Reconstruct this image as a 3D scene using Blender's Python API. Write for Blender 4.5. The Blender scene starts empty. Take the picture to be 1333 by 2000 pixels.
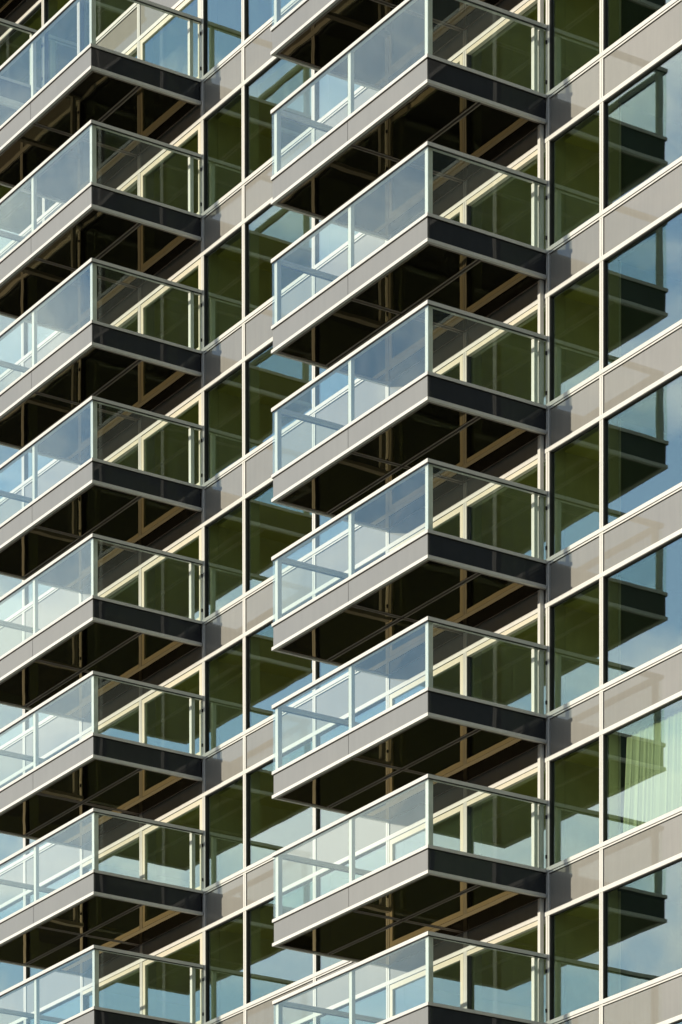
import bpy, bmesh, math, random
from mathutils import Matrix, Vector
random.seed(7)
S = bpy.context.scene
C = S.collection

# ------------------------------------------------------------------ camera
cam_d = bpy.data.cameras.new("camera")
cam = bpy.data.objects.new("camera", cam_d)
C.objects.link(cam)
R_ = Vector((0.5433913523, 0.8394782890, -0.0014284567))
U_ = Vector((-0.0215706960, 0.0156636316, 0.9996446147))
F_ = Vector((-0.8392023256, 0.5431674262, -0.0266196129))
P_ = Vector((61.2732659, -44.5372819, -35.7212763))
m = Matrix((R_, U_, -F_)).transposed().to_4x4()
m.translation = P_
cam.matrix_world = m
cam_d.sensor_fit = 'VERTICAL'
cam_d.sensor_height = 36.0
cam_d.sensor_width = 24.0
cam_d.lens = 7456.3919 / 2000 * 36.0
cam_d.shift_x = 0.0
cam_d.shift_y = 3260.6616 / 2000
cam_d.clip_start = 1.0
cam_d.clip_end = 6000
S.camera = cam
S.render.resolution_x = 682
S.render.resolution_y = 1024

# ------------------------------------------------------------------ light
SUN_EL = math.radians(5.4)
SUN_DIR = Vector((-0.278, -1.0, 0.0)).normalized()      # horizontal direction towards the sun
sun_vec = Vector((SUN_DIR.x * math.cos(SUN_EL), SUN_DIR.y * math.cos(SUN_EL), math.sin(SUN_EL)))
sd = bpy.data.lights.new("sun", 'SUN')
sd.energy = 3.1
sd.angle = math.radians(0.5)
sd.color = (1.0, 0.93, 0.80)
sun = bpy.data.objects.new("sun", sd)
C.objects.link(sun)
sun.rotation_euler = sun_vec.to_track_quat('Z', 'Y').to_euler()

w = bpy.data.worlds.new("World")
S.world = w
w.use_nodes = True
nt = w.node_tree
N, L = nt.nodes, nt.links
N.clear()
out = N.new('ShaderNodeOutputWorld')
bg = N.new('ShaderNodeBackground')
sky = N.new('ShaderNodeTexSky')
sky.sky_type = 'NISHITA'
sky.sun_disc = False
sky.sun_elevation = SUN_EL
sky.sun_rotation = math.atan2(SUN_DIR.x, SUN_DIR.y)
sky.air_density = 1.0
sky.dust_density = 0.6
sky.ozone_density = 2.0
bg.inputs['Strength'].default_value = 0.12
# broken cloud in the sky
tc = N.new('ShaderNodeTexCoord')
mp = N.new('ShaderNodeMapping')
mp.inputs['Scale'].default_value = (1.0, 1.0, 2.2)
n1 = N.new('ShaderNodeTexNoise')
n1.inputs['Scale'].default_value = 11.0
n1.inputs['Detail'].default_value = 7.0
n1.inputs['Roughness'].default_value = 0.55
n1.inputs['Distortion'].default_value = 0.5
rp = N.new('ShaderNodeValToRGB')
rp.color_ramp.elements[0].position = 0.45
rp.color_ramp.elements[0].color = (0, 0, 0, 1)
rp.color_ramp.elements[1].position = 0.63
rp.color_ramp.elements[1].color = (0.75, 0.75, 0.75, 1)
mx = N.new('ShaderNodeMix')
mx.data_type = 'RGBA'
# cloud brightness rises towards the sun
dt = N.new('ShaderNodeVectorMath'); dt.operation = 'DOT_PRODUCT'
dt.inputs[1].default_value = sun_vec
nrm = N.new('ShaderNodeVectorMath'); nrm.operation = 'NORMALIZE'
L.new(tc.outputs['Generated'], nrm.inputs[0])
L.new(nrm.outputs['Vector'], dt.inputs[0])
glow = N.new('ShaderNodeMapRange')
glow.inputs['From Min'].default_value = 0.25
glow.inputs['From Max'].default_value = 0.74
glow.inputs['To Min'].default_value = 0.08
glow.inputs['To Max'].default_value = 1.0
glow.interpolation_type = 'SMOOTHSTEP'
L.new(dt.outputs['Value'], glow.inputs['Value'])
cc = N.new('ShaderNodeVectorMath'); cc.operation = 'SCALE'
cc.inputs[0].default_value = (9.8, 9.7, 9.5)
L.new(glow.outputs['Result'], cc.inputs['Scale'])
L.new(cc.outputs['Vector'], mx.inputs['B'])
L.new(tc.outputs['Generated'], mp.inputs['Vector'])
L.new(mp.outputs['Vector'], n1.inputs['Vector'])
L.new(n1.outputs['Fac'], rp.inputs['Fac'])
L.new(rp.outputs['Color'], mx.inputs['Factor'])
# bright forward-scattering haze on the sun's side of the sky
sm = N.new('ShaderNodeMath'); sm.operation = 'MULTIPLY_ADD'
sm.inputs[1].default_value = 3.4; sm.inputs[2].default_value = 0.35
L.new(glow.outputs['Result'], sm.inputs[0])
tn = N.new('ShaderNodeVectorMath'); tn.operation = 'MULTIPLY'
tn.inputs[1].default_value = (0.74, 0.70, 0.73)
L.new(sky.outputs['Color'], tn.inputs[0])
sc = N.new('ShaderNodeVectorMath'); sc.operation = 'SCALE'
L.new(tn.outputs['Vector'], sc.inputs[0])
L.new(sm.outputs[0], sc.inputs['Scale'])
L.new(sc.outputs['Vector'], mx.inputs['A'])
# dark built-up horizon: the lowest sky is dim
sx = N.new('ShaderNodeSeparateXYZ')
L.new(nrm.outputs['Vector'], sx.inputs['Vector'])
hz = N.new('ShaderNodeMapRange'); hz.interpolation_type = 'SMOOTHSTEP'
hz.inputs['From Min'].default_value = 0.10; hz.inputs['From Max'].default_value = 0.32
hz.inputs['To Min'].default_value = 0.12; hz.inputs['To Max'].default_value = 1.0
L.new(sx.outputs['Z'], hz.inputs['Value'])
hs = N.new('ShaderNodeVectorMath'); hs.operation = 'SCALE'
L.new(mx.outputs['Result'], hs.inputs[0]); L.new(hz.outputs['Result'], hs.inputs['Scale'])
L.new(hs.outputs['Vector'], bg.inputs['Color'])
L.new(bg.outputs['Background'], out.inputs['Surface'])

S.view_settings.view_transform = 'Standard'
S.view_settings.look = 'None'
S.view_settings.exposure = 0.66
S.view_settings.gamma = 1.0
S.render.engine = 'CYCLES'
S.cycles.max_bounces = 14
S.cycles.transparent_max_bounces = 24
S.cycles.glossy_bounces = 8
S.cycles.transmission_bounces = 8

# ------------------------------------------------------------------ materials
def mat(name):
    mt = bpy.data.materials.new(name)
    mt.use_nodes = True
    mt.node_tree.nodes.clear()
    o = mt.node_tree.nodes.new('ShaderNodeOutputMaterial')
    return mt, mt.node_tree, o

def noise(t, scale, detail=3, rough=0.5, vec=None, stretch=None):
    tc = t.nodes.new('ShaderNodeNewGeometry')
    n = t.nodes.new('ShaderNodeTexNoise')
    n.inputs['Scale'].default_value = scale
    n.inputs['Detail'].default_value = detail
    n.inputs['Roughness'].default_value = rough
    if stretch:
        mp = t.nodes.new('ShaderNodeMapping')
        mp.inputs['Scale'].default_value = stretch
        t.links.new(tc.outputs['Position'], mp.inputs['Vector'])
        t.links.new(mp.outputs['Vector'], n.inputs['Vector'])
    else:
        t.links.new(tc.outputs['Position'], n.inputs['Vector'])
    return n

def bump(t, nz, dist):
    b = t.nodes.new('ShaderNodeBump')
    b.inputs['Strength'].default_value = 1.0
    b.inputs['Distance'].default_value = dist
    t.links.new(nz.outputs['Fac'], b.inputs['Height'])
    return b

def opaque(name, col, rough=0.4, var=0.06, metallic=0.0, spec=0.5, coat=0.0, wave=0.0, wscale=1.2, dirt_scale=3.0, stretch=None, ior=1.5, spectint=None, pervar=0.03, streak=0.035, coat_ior=1.5):
    mt, t, o = mat(name)
    p = t.nodes.new('ShaderNodeBsdfPrincipled')
    nz = noise(t, dirt_scale, 5, 0.6, stretch=stretch)
    r = t.nodes.new('ShaderNodeValToRGB')
    r.color_ramp.elements[0].position = 0.3
    r.color_ramp.elements[1].position = 0.7
    r.color_ramp.elements[0].color = (*[c * (1 - var) for c in col], 1)
    r.color_ramp.elements[1].color = (*[min(1, c * (1 + var)) for c in col], 1)
    t.links.new(nz.outputs['Fac'], r.inputs['Fac'])
    oi = t.nodes.new('ShaderNodeObjectInfo')
    mr = t.nodes.new('ShaderNodeMapRange')
    mr.inputs['To Min'].default_value = 1 - pervar; mr.inputs['To Max'].default_value = 1 + pervar
    t.links.new(oi.outputs['Random'], mr.inputs['Value'])
    sk = noise(t, 1.0, 4, 0.6, stretch=(9.0, 9.0, 0.7))
    sr = t.nodes.new('ShaderNodeMapRange')
    sr.inputs['From Min'].default_value = 0.35; sr.inputs['From Max'].default_value = 0.75
    sr.inputs['To Min'].default_value = 1 + streak; sr.inputs['To Max'].default_value = 1 - streak
    t.links.new(sk.outputs['Fac'], sr.inputs['Value'])
    ml = t.nodes.new('ShaderNodeMath'); ml.operation = 'MULTIPLY'
    t.links.new(mr.outputs['Result'], ml.inputs[0]); t.links.new(sr.outputs['Result'], ml.inputs[1])
    vs = t.nodes.new('ShaderNodeVectorMath'); vs.operation = 'SCALE'
    t.links.new(r.outputs['Color'], vs.inputs[0]); t.links.new(ml.outputs[0], vs.inputs['Scale'])
    t.links.new(vs.outputs['Vector'], p.inputs['Base Color'])
    p.inputs['Roughness'].default_value = rough
    p.inputs['Metallic'].default_value = metallic
    p.inputs['IOR'].default_value = ior
    if spectint: p.inputs['Specular Tint'].default_value = (*spectint, 1)
    p.inputs['Specular IOR Level'].default_value = spec
    if coat:
        p.inputs['Coat IOR'].default_value = coat_ior
        p.inputs['Coat Weight'].default_value = coat
        p.inputs['Coat Roughness'].default_value = 0.02
    if wave:
        b = bump(t, noise(t, wscale, 1, 0.4), wave)
        t.links.new(b.outputs['Normal'], p.inputs['Normal'])
        if coat:
            t.links.new(b.outputs['Normal'], p.inputs['Coat Normal'])
    t.links.new(p.outputs['BSDF'], o.inputs['Surface'])
    return mt

def glass(name, tint, f0, power, wave, wscale=1.0, rtint=(1, 1, 1), dust=0.0, solid=None):
    """thin architectural glass: clear tinted transmission plus sharp mirror reflection, per face"""
    mt, t, o = mat(name)
    g = t.nodes.new('ShaderNodeNewGeometry')
    b = bump(t, noise(t, wscale, 1, 0.4), wave)
    d = t.nodes.new('ShaderNodeVectorMath'); d.operation = 'DOT_PRODUCT'
    t.links.new(g.outputs['Normal'], d.inputs[0]); t.links.new(g.outputs['Incoming'], d.inputs[1])
    a = t.nodes.new('ShaderNodeMath'); a.operation = 'ABSOLUTE'
    t.links.new(d.outputs['Value'], a.inputs[0])
    s = t.nodes.new('ShaderNodeMath'); s.operation = 'SUBTRACT'; s.inputs[0].default_value = 1.0; s.use_clamp = True
    t.links.new(a.outputs[0], s.inputs[1])
    q = t.nodes.new('ShaderNodeMath'); q.operation = 'POWER'; q.inputs[1].default_value = power
    t.links.new(s.outputs[0], q.inputs[0])
    k = t.nodes.new('ShaderNodeMath'); k.operation = 'MULTIPLY_ADD'
    k.inputs[1].default_value = 1 - f0; k.inputs[2].default_value = f0
    t.links.new(q.outputs[0], k.inputs[0])
    tr = t.nodes.new('ShaderNodeBsdfDiffuse' if solid else 'ShaderNodeBsdfTransparent'); tr.inputs['Color'].default_value = (*tint, 1)
    gl = t.nodes.new('ShaderNodeBsdfGlossy'); gl.inputs['Roughness'].default_value = 0.0
    gl.inputs['Color'].default_value = (*rtint, 1)
    t.links.new(b.outputs['Normal'], gl.inputs['Normal'])
    mxs = t.nodes.new('ShaderNodeMixShader')
    t.links.new(k.outputs[0], mxs.inputs['Fac'])
    t.links.new(tr.outputs[0], mxs.inputs[1]); t.links.new(gl.outputs[0], mxs.inputs[2])
    sh = mxs.outputs[0]
    if dust:
        df = t.nodes.new('ShaderNodeBsdfDiffuse'); df.inputs['Color'].default_value = (0.8, 0.8, 0.76, 1)
        dn = noise(t, 1.3, 6, 0.65, stretch=(1.6, 1.6, 0.8))
        dr = t.nodes.new('ShaderNodeMapRange')
        dr.inputs['From Min'].default_value = 0.35; dr.inputs['From Max'].default_value = 0.7
        dr.inputs['To Min'].default_value = dust * 0.25; dr.inputs['To Max'].default_value = dust
        t.links.new(dn.outputs['Fac'], dr.inputs['Value'])
        m2 = t.nodes.new('ShaderNodeMixShader')
        t.links.new(dr.outputs['Result'], m2.inputs['Fac'])
        t.links.new(sh, m2.inputs[1]); t.links.new(df.outputs[0], m2.inputs[2])
        sh = m2.outputs[0]
    t.links.new(sh, o.inputs['Surface'])
    return mt

M = dict(
    white=opaque('white_metal', (0.60, 0.585, 0.525), 0.38, 0.03, dirt_scale=2.0, stretch=(1, 1, 4)),
    warm_lit=opaque('warm_lit_door_metal', (0.62, 0.575, 0.44), 0.4, 0.03, dirt_scale=2.0, stretch=(1, 1, 4)),  # white door metal, warm sunlight through the tinted railing glass painted into its colour
    beige=opaque('beige_enamel_glass', (0.222, 0.212, 0.182), 0.55, 0.035, spec=0.0, coat=1.0, wave=0.0007, dirt_scale=1.3),
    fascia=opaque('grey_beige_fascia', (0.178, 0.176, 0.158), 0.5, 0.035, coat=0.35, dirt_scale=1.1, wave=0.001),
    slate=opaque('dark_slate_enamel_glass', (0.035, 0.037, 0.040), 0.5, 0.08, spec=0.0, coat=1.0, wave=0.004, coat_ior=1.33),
    soffit=glass('black_bronze_gloss_soffit', (0.004, 0.0035, 0.0025), 0.019, 5.0, 0.0030, 1.1, rtint=(0.86, 0.69, 0.40), solid=True),
    lip=opaque('bronze_soffit_trim', (0.16, 0.12, 0.09), 0.45, 0.06),
    gasket=opaque('black_gasket', (0.012, 0.010, 0.008), 0.6, 0.1),
    core=opaque('dark_membrane', (0.03, 0.03, 0.03), 0.8, 0.1),
    deck=opaque('pale_deck_tiles', (0.16, 0.155, 0.14), 0.7, 0.1),
    ceil=opaque('ceiling_paint', (0.80, 0.76, 0.34), 0.8, 0.04),
    greyceil=opaque('grey_ceiling_paint', (0.085, 0.12, 0.14), 0.8, 0.05),
    room=opaque('room_wall_paint', (0.55, 0.54, 0.38), 0.8, 0.08),
    dark=opaque('room_floor', (0.20, 0.14, 0.08), 0.8, 0.1),
    curtain=opaque('sheer_curtain_cloth', (0.42, 0.44, 0.46), 0.9, 0.04),
    ground=opaque('asphalt_ground', (0.09, 0.09, 0.09), 0.9, 0.25, dirt_scale=0.05),
    rail=glass('railing_glass', (0.955, 0.985, 0.965), 0.026, 3.6, 0.0008, 0.9, rtint=(0.84, 0.97, 0.94), dust=0.018),
    pane=glass('coated_window_glass', (0.86, 0.925, 0.76), 0.13, 3.0, 0.0018, 0.9, rtint=(0.87, 0.96, 1.0)),
)

# ------------------------------------------------------------------ mesh helpers
class MB:
    def __init__(s): s.v = []; s.f = []; s.mi = []
    def box(s, x0, x1, y0, y1, z0, z1, mi=0):
        if x0 > x1: x0, x1 = x1, x0
        if y0 > y1: y0, y1 = y1, y0
        if z0 > z1: z0, z1 = z1, z0
        b = len(s.v)
        s.v += [(x0, y0, z0), (x1, y0, z0), (x1, y1, z0), (x0, y1, z0), (x0, y0, z1), (x1, y0, z1), (x1, y1, z1), (x0, y1, z1)]
        for f in ((0, 3, 2, 1), (4, 5, 6, 7), (0, 1, 5, 4), (1, 2, 6, 5), (2, 3, 7, 6), (3, 0, 4, 7)):
            s.f.append(tuple(b + i for i in f)); s.mi.append(mi)
        return s
    def cyl(s, x, y, z0, z1, r, n=24, mi=0):
        b = len(s.v)
        for z in (z0, z1):
            for i in range(n):
                a = 2 * math.pi * i / n
                s.v.append((x + r * math.cos(a), y + r * math.sin(a), z))
        for i in range(n):
            j = (i + 1) % n
            s.f.append((b + i, b + j, b + n + j, b + n + i)); s.mi.append(mi)
        s.f.append(tuple(b + i for i in reversed(range(n)))); s.mi.append(mi)
        s.f.append(tuple(b + n + i for i in range(n))); s.mi.append(mi)
        return s
    def mesh(s, name, mats):
        me = bpy.data.meshes.new(name)
        me.from_pydata(s.v, [], s.f)
        for a in (mats if isinstance(mats, (list, tuple)) else [mats]): me.materials.append(a)
        me.polygons.foreach_set('material_index', s.mi)
        me.update()
        return me

def put(name, me, parent=None, loc=(0, 0, 0)):
    o = bpy.data.objects.new(name, me)
    C.objects.link(o)
    o.location = loc
    if parent is not None: o.parent = parent
    return o

def tag(o, label=None, cat=None, group=None, kind=None):
    if label: o['label'] = label
    if cat: o['category'] = cat
    if group: o['group'] = group
    if kind: o['kind'] = kind

# ------------------------------------------------------------------ measured layout
H = 3.0                       # storey height; level k has its window sill line at z = -3k
D = 2.844                     # balcony depth
GROUND_Z = -37.4
W_ = 0.058                    # half width of a facade joint member
Z_SILL = 0.068; Z_MID = -0.017; Z_LOW = -0.051     # sill band, groove, lower band
Z_H1 = -0.782; Z_H0 = -0.869                        # head band
K0, K1 = -6, 8
LOWX = [-31.95, -29.1, -26.3, -24.5, -21.65, -18.81]       # joints left of the left stack, lower storeys
UPX = [-31.95, -29.1, -26.25, -23.41, -20.56, -18.81]      # the same, upper storeys (staggered)
COMX = [-18.81, -15.975, -13.14, -11.385, -8.52, -5.675, -2.838, 0.0, 1.75, 4.59, 7.43, 9.18, 12.02]
SPLIT_K = -3                                        # k <= SPLIT_K uses UPX

# camera test used only to decide which facade units are worth building one by one
def seen(x0, x1, z0, z1, y=0.0, margin=40):
    us, vs = [], []
    for x in (x0, x1):
        for z in (z0, z1):
            d = Vector((x, y, z)) - P_
            zz = d.dot(F_)
            us.append(666.5 + 7456.39 * d.dot(R_) / zz)
            vs.append(4260.66 - 7456.39 * d.dot(U_) / zz)
    return max(us) > -margin and min(us) < 1333 + margin and max(vs) > -margin and min(vs) < 2000 + margin

# ------------------------------------------------------------------ ground
g = MB(); g.v = [(-3000, -3000, 0), (3000, -3000, 0), (3000, 3000, 0), (-3000, 3000, 0)]; g.f = [(0, 1, 2, 3)]; g.mi = [0]
gr = put('ground', g.mesh('ground', M['ground']), None, (0, 0, GROUND_Z))
tag(gr, 'flat grey asphalt ground at the foot of the tower', None, None, 'structure')

# ------------------------------------------------------------------ the tower
tower = bpy.data.objects.new('apartment_tower', None)
C.objects.link(tower)
tag(tower, 'tall glass and beige panel apartment tower with stacked glass balconies', 'building')
tower.empty_display_size = 2

XMIN, XMAX = -31.95, 12.02
ZTOP, ZBOT = -3 * K0 + 3, -3 * K1

# core of the tower behind the rooms and down to the ground
b = MB()
b.box(XMIN, XMAX, 7.0, 16.0, GROUND_Z, ZTOP + 0.4)
b.box(XMIN, XMAX, 0.30, 7.0, GROUND_Z, ZBOT - 0.9)
b.box(XMIN - 0.25, XMIN, 0.05, 16.0, GROUND_Z, ZTOP + 0.4)
b.box(XMAX, XMAX + 0.25, 0.05, 16.0, GROUND_Z, ZTOP + 0.4)
put('core_wall', b.mesh('core_wall', M['room']), tower)
b = MB(); b.box(XMIN - 0.3, XMAX + 0.3, -0.02, 16.1, ZTOP + 0.4, ZTOP + 0.8)
put('roof', b.mesh('roof', M['core']), tower)

# floor slabs with ceiling, pocket at the window and spandrel backing
b = MB()
b.box(XMIN, 1.76, 0.34, 7.0, -0.80, -0.06, 0)           # slab, ceiling face at -0.80
b.box(XMIN, XMAX, 0.05, 0.34, -0.62, -0.02, 1)          # edge, leaves the curtain pocket
b.box(XMIN, XMAX, 0.34, 7.0, -0.06, -0.02, 1)           # floor finish
b.box(1.76, XMAX, 0.34, 7.0, -0.80, -0.06, 2)           # the corner rooms have a grey ceiling
slab_me = b.mesh('floor_slab', [M['ceil'], M['dark'], M['greyceil']])
for k in range(K0 - 1, K1 + 1):
    put('floor_slab', slab_me, tower, (0, 0, -3 * k))

# joints per level
def joints(k):
    return (UPX if k <= SPLIT_K else LOWX)[:-1] + COMX

# interior piers and party walls (behind the joints)
pb = MB()
for k in range(K0, K1 + 1):
    z0, z1 = -3 * k - 0.02, -3 * k + 3 - 0.80
    for i, x in enumerate(joints(k)):
        pb.box(x - 0.075, x + 0.075, 0.13, 0.36, z0, z1 + 0.18, 0)
for x in (-24.5, -18.81, -13.14, -8.52, -5.675, 0.0, 7.43):
    pb.box(x - 0.074, x + 0.074, 0.37, 7.0, ZBOT - 0.5, ZTOP, 0)
pb.box(XMIN, XMAX, 5.6, 5.75, ZBOT - 0.5, ZTOP, 0)
put('partition_wall', pb.mesh('partition_wall', M['room']), tower)

# round concrete columns inside the rooms
cb = MB()
for x in (-20.4,):
    cb.cyl(x, 1.25, ZBOT - 0.5, ZTOP, 0.24, 28)
put('round_column', cb.mesh('round_column', M['room']), tower)

b = MB(); b.box(1.69, 1.80, 0.41, 6.99, ZBOT - 0.5, ZTOP, 0)
put('partition_wall', b.mesh('partition_wall', M['greyceil']), tower)
b = MB(); b.box(1.655, 1.688, 0.41, 6.99, ZBOT - 0.5, ZTOP, 0)
put('partition_wall', b.mesh('partition_wall', M['room']), tower)
b = MB(); b.box(1.77, 1.845, 0.37, 0.40, ZBOT - 0.5, ZTOP, 0)
put('blind_post', b.mesh('blind_post', M['white']), tower)

# vertical joint members: two slim caps with a dark groove between
def joint_mesh(z0, z1):
    b = MB()
    b.box(-W_, -0.006, -0.004, 0.11, z0, z1, 0)
    b.box(0.006, W_, -0.004, 0.11, z0, z1, 0)
    b.box(-0.0065, 0.0065, 0.012, 0.11, z0, z1, 1)
    return b.mesh('mullion', [M['white'], M['gasket']])
full = joint_mesh(ZBOT - 1, ZTOP)
zs = -3 * SPLIT_K - 0.9
lo_me = joint_mesh(ZBOT - 1, zs); up_me = joint_mesh(zs, ZTOP)
for x in COMX: put('mullion', full, tower, (x, 0, 0))
for x in LOWX[:-1]: put('mullion', lo_me, tower, (x, 0, 0))
for x in UPX[:-1]: put('mullion', up_me, tower, (x, 0, 0))

# horizontal members
b = MB()
b.box(XMIN, XMAX, -0.022, 0.11, Z_MID + 0.006, Z_SILL, 0)
b.box(XMIN, XMAX, 0.004, 0.11, Z_MID - 0.006, Z_MID + 0.006, 1)
b.box(XMIN, XMAX, -0.008, 0.11, Z_LOW, Z_MID - 0.006, 0)
sill_me = b.mesh('sill', [M['white'], M['gasket']])
b = MB()
b.box(XMIN, XMAX, -0.012, 0.11, Z_H0, Z_H1, 0)
head_me = b.mesh('window_head', M['white'])
for k in range(K0, K1 + 1):
    put('sill', sill_me, tower, (0, 0, -3 * k))
    put('window_head', head_me, tower, (0, 0, -3 * k))

# spandrel panels and windows
_cache = {}
def spandrel_mesh(w):
    key = ('s', round(w, 3))
    if key not in _cache:
        b = MB()
        b.box(-w / 2 + W_ - 0.002, w / 2 - W_ + 0.002, 0.028, 0.09, Z_H1 - 0.002, Z_LOW + 0.002, 1)
        b.box(-w / 2 + W_ + 0.014, w / 2 - W_ - 0.014, 0.016, 0.027, Z_H1 + 0.012, Z_LOW - 0.016, 0)
        _cache[key] = b.mesh('spandrel_panel', [M['beige'], M['gasket']])
    return _cache[key]

def window_meshes(w, kind):
    """kind: fixed / deep / sash; frame lines the opening, pane fills it"""
    key = ('w', round(w, 3), kind)
    if key in _cache: return _cache[key]
    x0, x1 = -w / 2 + W_, w / 2 - W_
    z0, z1 = Z_SILL, Z_H0 + H
    fr = MB(); pn = MB(); sa = None
    e = 0.012
    dy0, dy1 = (0.012, 0.105)
    for a in ((x0 - 0.004, x0 + e, z0 - 0.004, z1 + 0.004), (x1 - e, x1 + 0.004, z0 - 0.004, z1 + 0.004)):
        fr.box(a[0], a[1], dy0, dy1, a[2], a[3])
    fr.box(x0 + e, x1 - e, dy0, dy1, z1 - e, z1 + 0.004)
    fr.box(x0 + e, x1 - e, dy0 + 0.01, dy1, z0 - 0.004, z0 + e)
    if kind == 'sash':
        t_ = 0.105
        sa = MB()
        sx0, sx1, sz0, sz1 = x0 + 0.014, x1 - 0.014, z0 + 0.014, z1 - 0.014
        sa.box(sx0, sx0 + t_, 0.0, 0.07, sz0, sz1)
        sa.box(sx1 - t_, sx1, 0.0, 0.07, sz0, sz1)
        sa.box(sx0 + t_, sx1 - t_, 0.0, 0.07, sz1 - t_, sz1)
        sa.box(sx0 + t_, sx1 - t_, 0.0, 0.07, sz0, sz0 + t_)
        pn.box(sx0 + t_ - 0.004, sx1 - t_ + 0.004, 0.035, 0.045, sz0 + t_ - 0.004, sz1 - t_ + 0.004)
        sa = sa.mesh('sash', M['warm_lit'])
    else:
        yg = 0.055 if kind == 'fixed' else 0.085
        zt = z1 - e
        if kind != 'fixed':
            sa = MB(); sa.box(x0 + e - 0.002, x1 - e + 0.002, -0.004, 0.08, z1 - 0.095, z1 - 0.010)
            sa = sa.mesh('door_head', M['warm_lit']); zt = z1 - 0.095
        pn.box(x0 + e - 0.003, x1 - e + 0.003, yg, yg + 0.010, z0 + e - 0.003, zt + 0.003)
    _cache[key] = (fr.mesh('window_frame', M['gasket']), pn.mesh('pane', M['pane']), sa)
    return _cache[key]

rest_fr, rest_pn, rest_sp = MB(), MB(), MB()
def add_to(dst, me, off):
    b0 = len(dst.v)
    dst.v += [tuple(v.co + Vector(off)) for v in me.vertices]
    for p in me.polygons:
        dst.f.append(tuple(b0 + i for i in p.vertices)); dst.mi.append(p.material_index)

for k in range(K0, K1 + 1):
    js = joints(k)
    for x0, x1 in zip(js[:-1], js[1:]):
        wd, xc = x1 - x0, (x0 + x1) / 2
        kind = 'fixed'
        if abs(x0 + 5.675) < .01 or abs(x0 + 15.975) < .01: kind = 'sash'
        elif abs(x0 + 2.838) < .01 or abs(x0 + 18.81) < .01: kind = 'deep'
        off = (xc, 0, -3 * k)
        sp = spandrel_mesh(wd)
        if seen(x0, x1, -3 * k - .8, -3 * k, margin=0):
            put('spandrel_panel', sp, tower, off)
        else:
            add_to(rest_sp, sp, off)
        fr, pn, sa = window_meshes(wd, kind)
        if seen(x0, x1, -3 * k + .07, -3 * k + 2.13, margin=0):
            f = put('window', fr, tower, off)
            pp = put('pane', pn, f)
            pp.rotation_euler = (random.uniform(-.0022, .0022), 0, random.uniform(-.0020, .0020))
            if sa: put(sa.name.split('.')[0], sa, f)
        else:
            add_to(rest_fr, fr, off); add_to(rest_pn, pn, off)
            if sa:
                b0 = len(rest_fr.v)
                rest_fr.v += [tuple(v.co + Vector(off)) for v in sa.vertices]
                for p in sa.polygons:
                    rest_fr.f.append(tuple(b0 + i for i in p.vertices)); rest_fr.mi.append(1)
o = put('window', rest_fr.mesh('window_frames_beyond', [M['gasket'], M['white']]), tower); tag(o, kind='stuff')
put('pane', rest_pn.mesh('panes_beyond', M['pane']), o)
o = put('spandrel_panel', rest_sp.mesh('spandrels_beyond', [M['beige'], M['gasket']]), tower); tag(o, kind='stuff')

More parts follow.
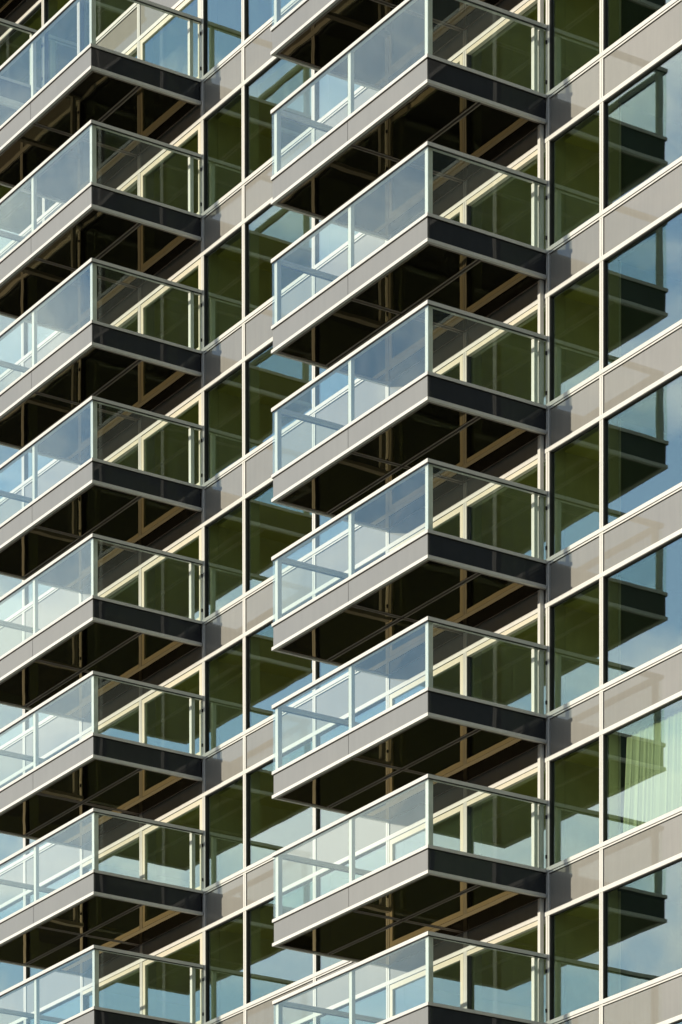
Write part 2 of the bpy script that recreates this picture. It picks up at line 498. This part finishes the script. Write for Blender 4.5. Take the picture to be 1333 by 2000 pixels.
# ------------------------------------------------------------------ balconies
BL = 5.675
def balcony_parts(pilaster):
    """list of (name, mesh, location, [(child...)]) in local space: origin at right wall end, sill level"""
    x1, x0 = 0.0, -BL
    parts = []
    ZB, ZT = -0.511, 0.034
    fo = 0.028                                   # fascia sits this far back from the trims
    # slab core
    c = MB(); c.box(x0 + 0.08, x1 - 0.08, -D + 0.08, -0.03, -0.455, -0.02, 0)
    core = c.mesh('balcony', M['deck'])
    # trims
    def ring(z0, z1, ins=0.0, wd=0.10, mt='white', name='trim'):
        t = MB()
        a0, a1, yy = x0 + ins, x1 - ins, -D + ins
        t.box(a0, a1, yy, yy + wd, z0, z1)
        t.box(a0, a0 + wd, yy + wd, -0.025, z0, z1)
        t.box(a1 - wd, a1, yy + wd, -0.025, z0, z1)
        return t.mesh(name, M[mt])
    parts.append(('top_trim', ring(-0.028, ZT, 0, 0.16)))
    parts.append(('bottom_trim', ring(ZB, -0.448, 0, 0.07)))
    # fascia panels, front two with open joint, sides
    zf0, zf1 = -0.447, -0.046
    g_ = 0.007
    xm = -BL / 2
    for a, bb in ((x0 + fo, xm - g_), (xm + g_, x1 - fo - 0.016)):
        f = MB(); f.box(a, bb, -D + fo, -D + fo + 0.03, zf0, zf1)
        parts.append(('fascia_panel', f.mesh('fascia_panel', M['fascia'])))
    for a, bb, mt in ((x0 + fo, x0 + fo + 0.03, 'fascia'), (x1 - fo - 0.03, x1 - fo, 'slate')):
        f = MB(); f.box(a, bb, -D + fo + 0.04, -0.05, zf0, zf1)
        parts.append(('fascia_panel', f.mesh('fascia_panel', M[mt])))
    f = MB()
    f.box(x0 + 0.06, x1 - 0.06, -D + 0.062, -D + 0.08, zf0 - 0.002, zf1 + 0.02)
    f.box(x0 + 0.06, x0 + 0.08, -D + 0.08, -0.03, zf0 - 0.002, zf1 + 0.02)
    f.box(x1 - 0.08, x1 - 0.06, -D + 0.08, -0.03, zf0 - 0.002, zf1 + 0.02)
    parts.append(('fascia_backing', f.mesh('fascia_backing', M['gasket'])))
    # soffit: 2 x 2 glossy panels, each with a slim bronze edge, dark joints
    ys = [-D + 0.100, -1.548, -0.04]
    xs = [x0 + 0.100, xm + 0.02, x1 - 0.100]
    for i in range(2):
        for j in range(2):
            a, bb = xs[i] + (0.024 if i else 0), xs[i + 1] - (0.024 if not i else 0)
            c0, c1 = ys[j] + (0.024 if j else 0), ys[j + 1] - (0.024 if not j else 0)
            p = MB(); e = 0.036
            p.box(a + e, bb - e, c0 + e, c1 - e, -0.492, -0.475, 0)
            p.box(a, bb, c0, c0 + e, -0.498, -0.472, 1); p.box(a, bb, c1 - e, c1, -0.498, -0.472, 1)
            p.box(a, a + e, c0 + e, c1 - e, -0.498, -0.472, 1); p.box(bb - e, bb, c0 + e, c1 - e, -0.498, -0.472, 1)
            parts.append(('soffit_panel', p.mesh('soffit_panel', [M['soffit'], M['lip']])))
    s = MB(); s.box(x0 + 0.085, x1 - 0.085, -D + 0.085, -0.03, -0.471, -0.458)
    parts.append(('soffit_backing', s.mesh('soffit_backing', M['gasket'])))
    # handrail
    ZR = 1.3805
    h = MB()
    rh, rw = 0.070, 0.135
    h.box(x0, x1, -D, -D + rw, ZR - rh, ZR)
    h.box(x0, x0 + rw, -D + rw, 0.0, ZR - rh, ZR)
    h.box(x1 - rw, x1, -D + rw, 0.0, ZR - rh, ZR)
    parts.append(('handrail', h.mesh('handrail', M['white'])))
    h = MB()
    for z0_, z1_ in ((ZR - rh - 0.012, ZR - rh), ):
        h.box(x0 + 0.01, x1 - 0.01, -D + 0.008, -D + 0.046, z0_, z1_)
        h.box(x0 + 0.010, x0 + 0.048, -D + 0.046, -0.02, z0_, z1_)
        h.box(x1 - 0.048, x1 - 0.010, -D + 0.046, -0.02, z0_, z1_)
    for z0_, z1_ in ((-0.040, -0.029), ):
        h.box(x0 + 0.012, x1 - 0.012, -D + 0.012, -D + 0.10, z0_, z1_)
        h.box(x0 + 0.012, x0 + 0.10, -D + 0.10, -0.03, z0_, z1_)
        h.box(x1 - 0.10, x1 - 0.012, -D + 0.10, -0.03, z0_, z1_)
    parts.append(('gasket', h.mesh('gasket', M['gasket'])))
    # posts
    zp0, zp1 = ZT, ZR - rh
    yf = -D + 0.066
    for a, bb, c0, c1 in ((-0.180, -0.082, yf, yf + 0.112), (xm - 0.049, xm + 0.052, yf, yf + 0.082),
                          (x0 + 0.03, x0 + 0.135, yf, yf + 0.10), (-0.178, -0.082, -0.265, -0.178),
                          (x0 + 0.082, x0 + 0.178, -0.265, -0.178)):
        p = MB(); p.box(a, bb, c0, c1, zp0, zp1)
        p.box(a - 0.02, bb + 0.02, c0 - 0.012, c1 + 0.02, zp0, zp0 + 0.012)
        parts.append(('post', p.mesh('post', M['white'])))
    # black brackets holding the side glass at the wall
    for xb in (x0 + 0.010, x1 - 0.038):
        k_ = MB()
        for zb_ in (0.25, 1.02): k_.box(xb, xb + 0.028, -0.032, -0.004, zb_, zb_ + 0.07)
        parts.append(('glass_bracket', k_.mesh('glass_bracket', M['gasket'])))
    # glass
    zg0, zg1 = ZT - 0.004, ZR - rh + 0.004
    for a, bb in ((x0 + 0.012, xm - 0.004), (xm + 0.004, x1 - 0.018)):
        q = MB(); q.box(a, bb, -D + 0.022, -D + 0.034, zg0, zg1)
        parts.append(('glass_panel', q.mesh('glass_panel', M['rail'])))
    for a in (x0 + 0.018, x1 - 0.030):
        q = MB(); q.box(a, a + 0.012, -D + 0.040, -0.03, zg0, zg1)
        parts.append(('glass_panel', q.mesh('glass_panel', M['rail'])))
    return core, parts

core_me, bparts = balcony_parts(True)
pil = MB(); pil.box(-0.185, -0.10, -0.108, -0.02, 0.04, 2.485)
pil_me = pil.mesh('door_guide', M['white'])
def balcony(x, k, guide):
    b_ = put('balcony', core_me, tower, (x, 0, -3 * k))
    for nm, me in bparts: put(nm, me, b_)
    if guide: put('door_guide', pil_me, b_)
    return b_
for k in range(-5, 7): balcony(0.0, k, True)
for k in range(-3, 6): balcony(-13.14, k, False)
for k in range(-6, -3): balcony(-20.56, k, False)

# ------------------------------------------------------------------ curtains (hang inside two rooms)
def curtain(x0, x1, z0, z1, y, n, amp, seed, lean=0.0):
    rnd = random.Random(seed)
    nx, nz = n * 10, 14
    ph = [rnd.uniform(0, 6.28) for _ in range(5)]
    v, f = [], []
    for j in range(nz + 1):
        tz = j / nz
        for i in range(nx + 1):
            tx = i / nx
            s = tx * n * 2 * math.pi
            a = amp * (0.55 + 0.45 * (1 - tz))
            yy = y + a * (math.sin(s + 0.9 * math.sin(s * 0.37 + ph[0])) + 0.35 * math.sin(s * 2.3 + ph[1]) * (1 - tz))
            xx = x0 + (x1 - x0) * tx + 0.02 * math.sin(s * 0.5 + ph[2]) - lean * (1 - tz) * (1 - tx)
            v.append((xx, yy, z0 + (z1 - z0) * tz))
    for j in range(nz):
        for i in range(nx):
            a = j * (nx + 1) + i
            f.append((a, a + 1, a + nx + 2, a + nx + 1))
    mb = MB(); mb.v = v; mb.f = f; mb.mi = [0] * len(f)
    me = mb.mesh('curtain', M['curtain'])
    for p in me.polygons: p.use_smooth = True
    o = put('curtain', me)
    sm = o.modifiers.new('thick', 'SOLIDIFY'); sm.thickness = 0.004
    return o
cu = curtain(1.98, 4.45, -11.97, -9.87, 0.42, 22, 0.030, 3, lean=0.13)
tag(cu, 'pale pleated sheer curtain hanging inside the large window at the right edge', 'curtain')
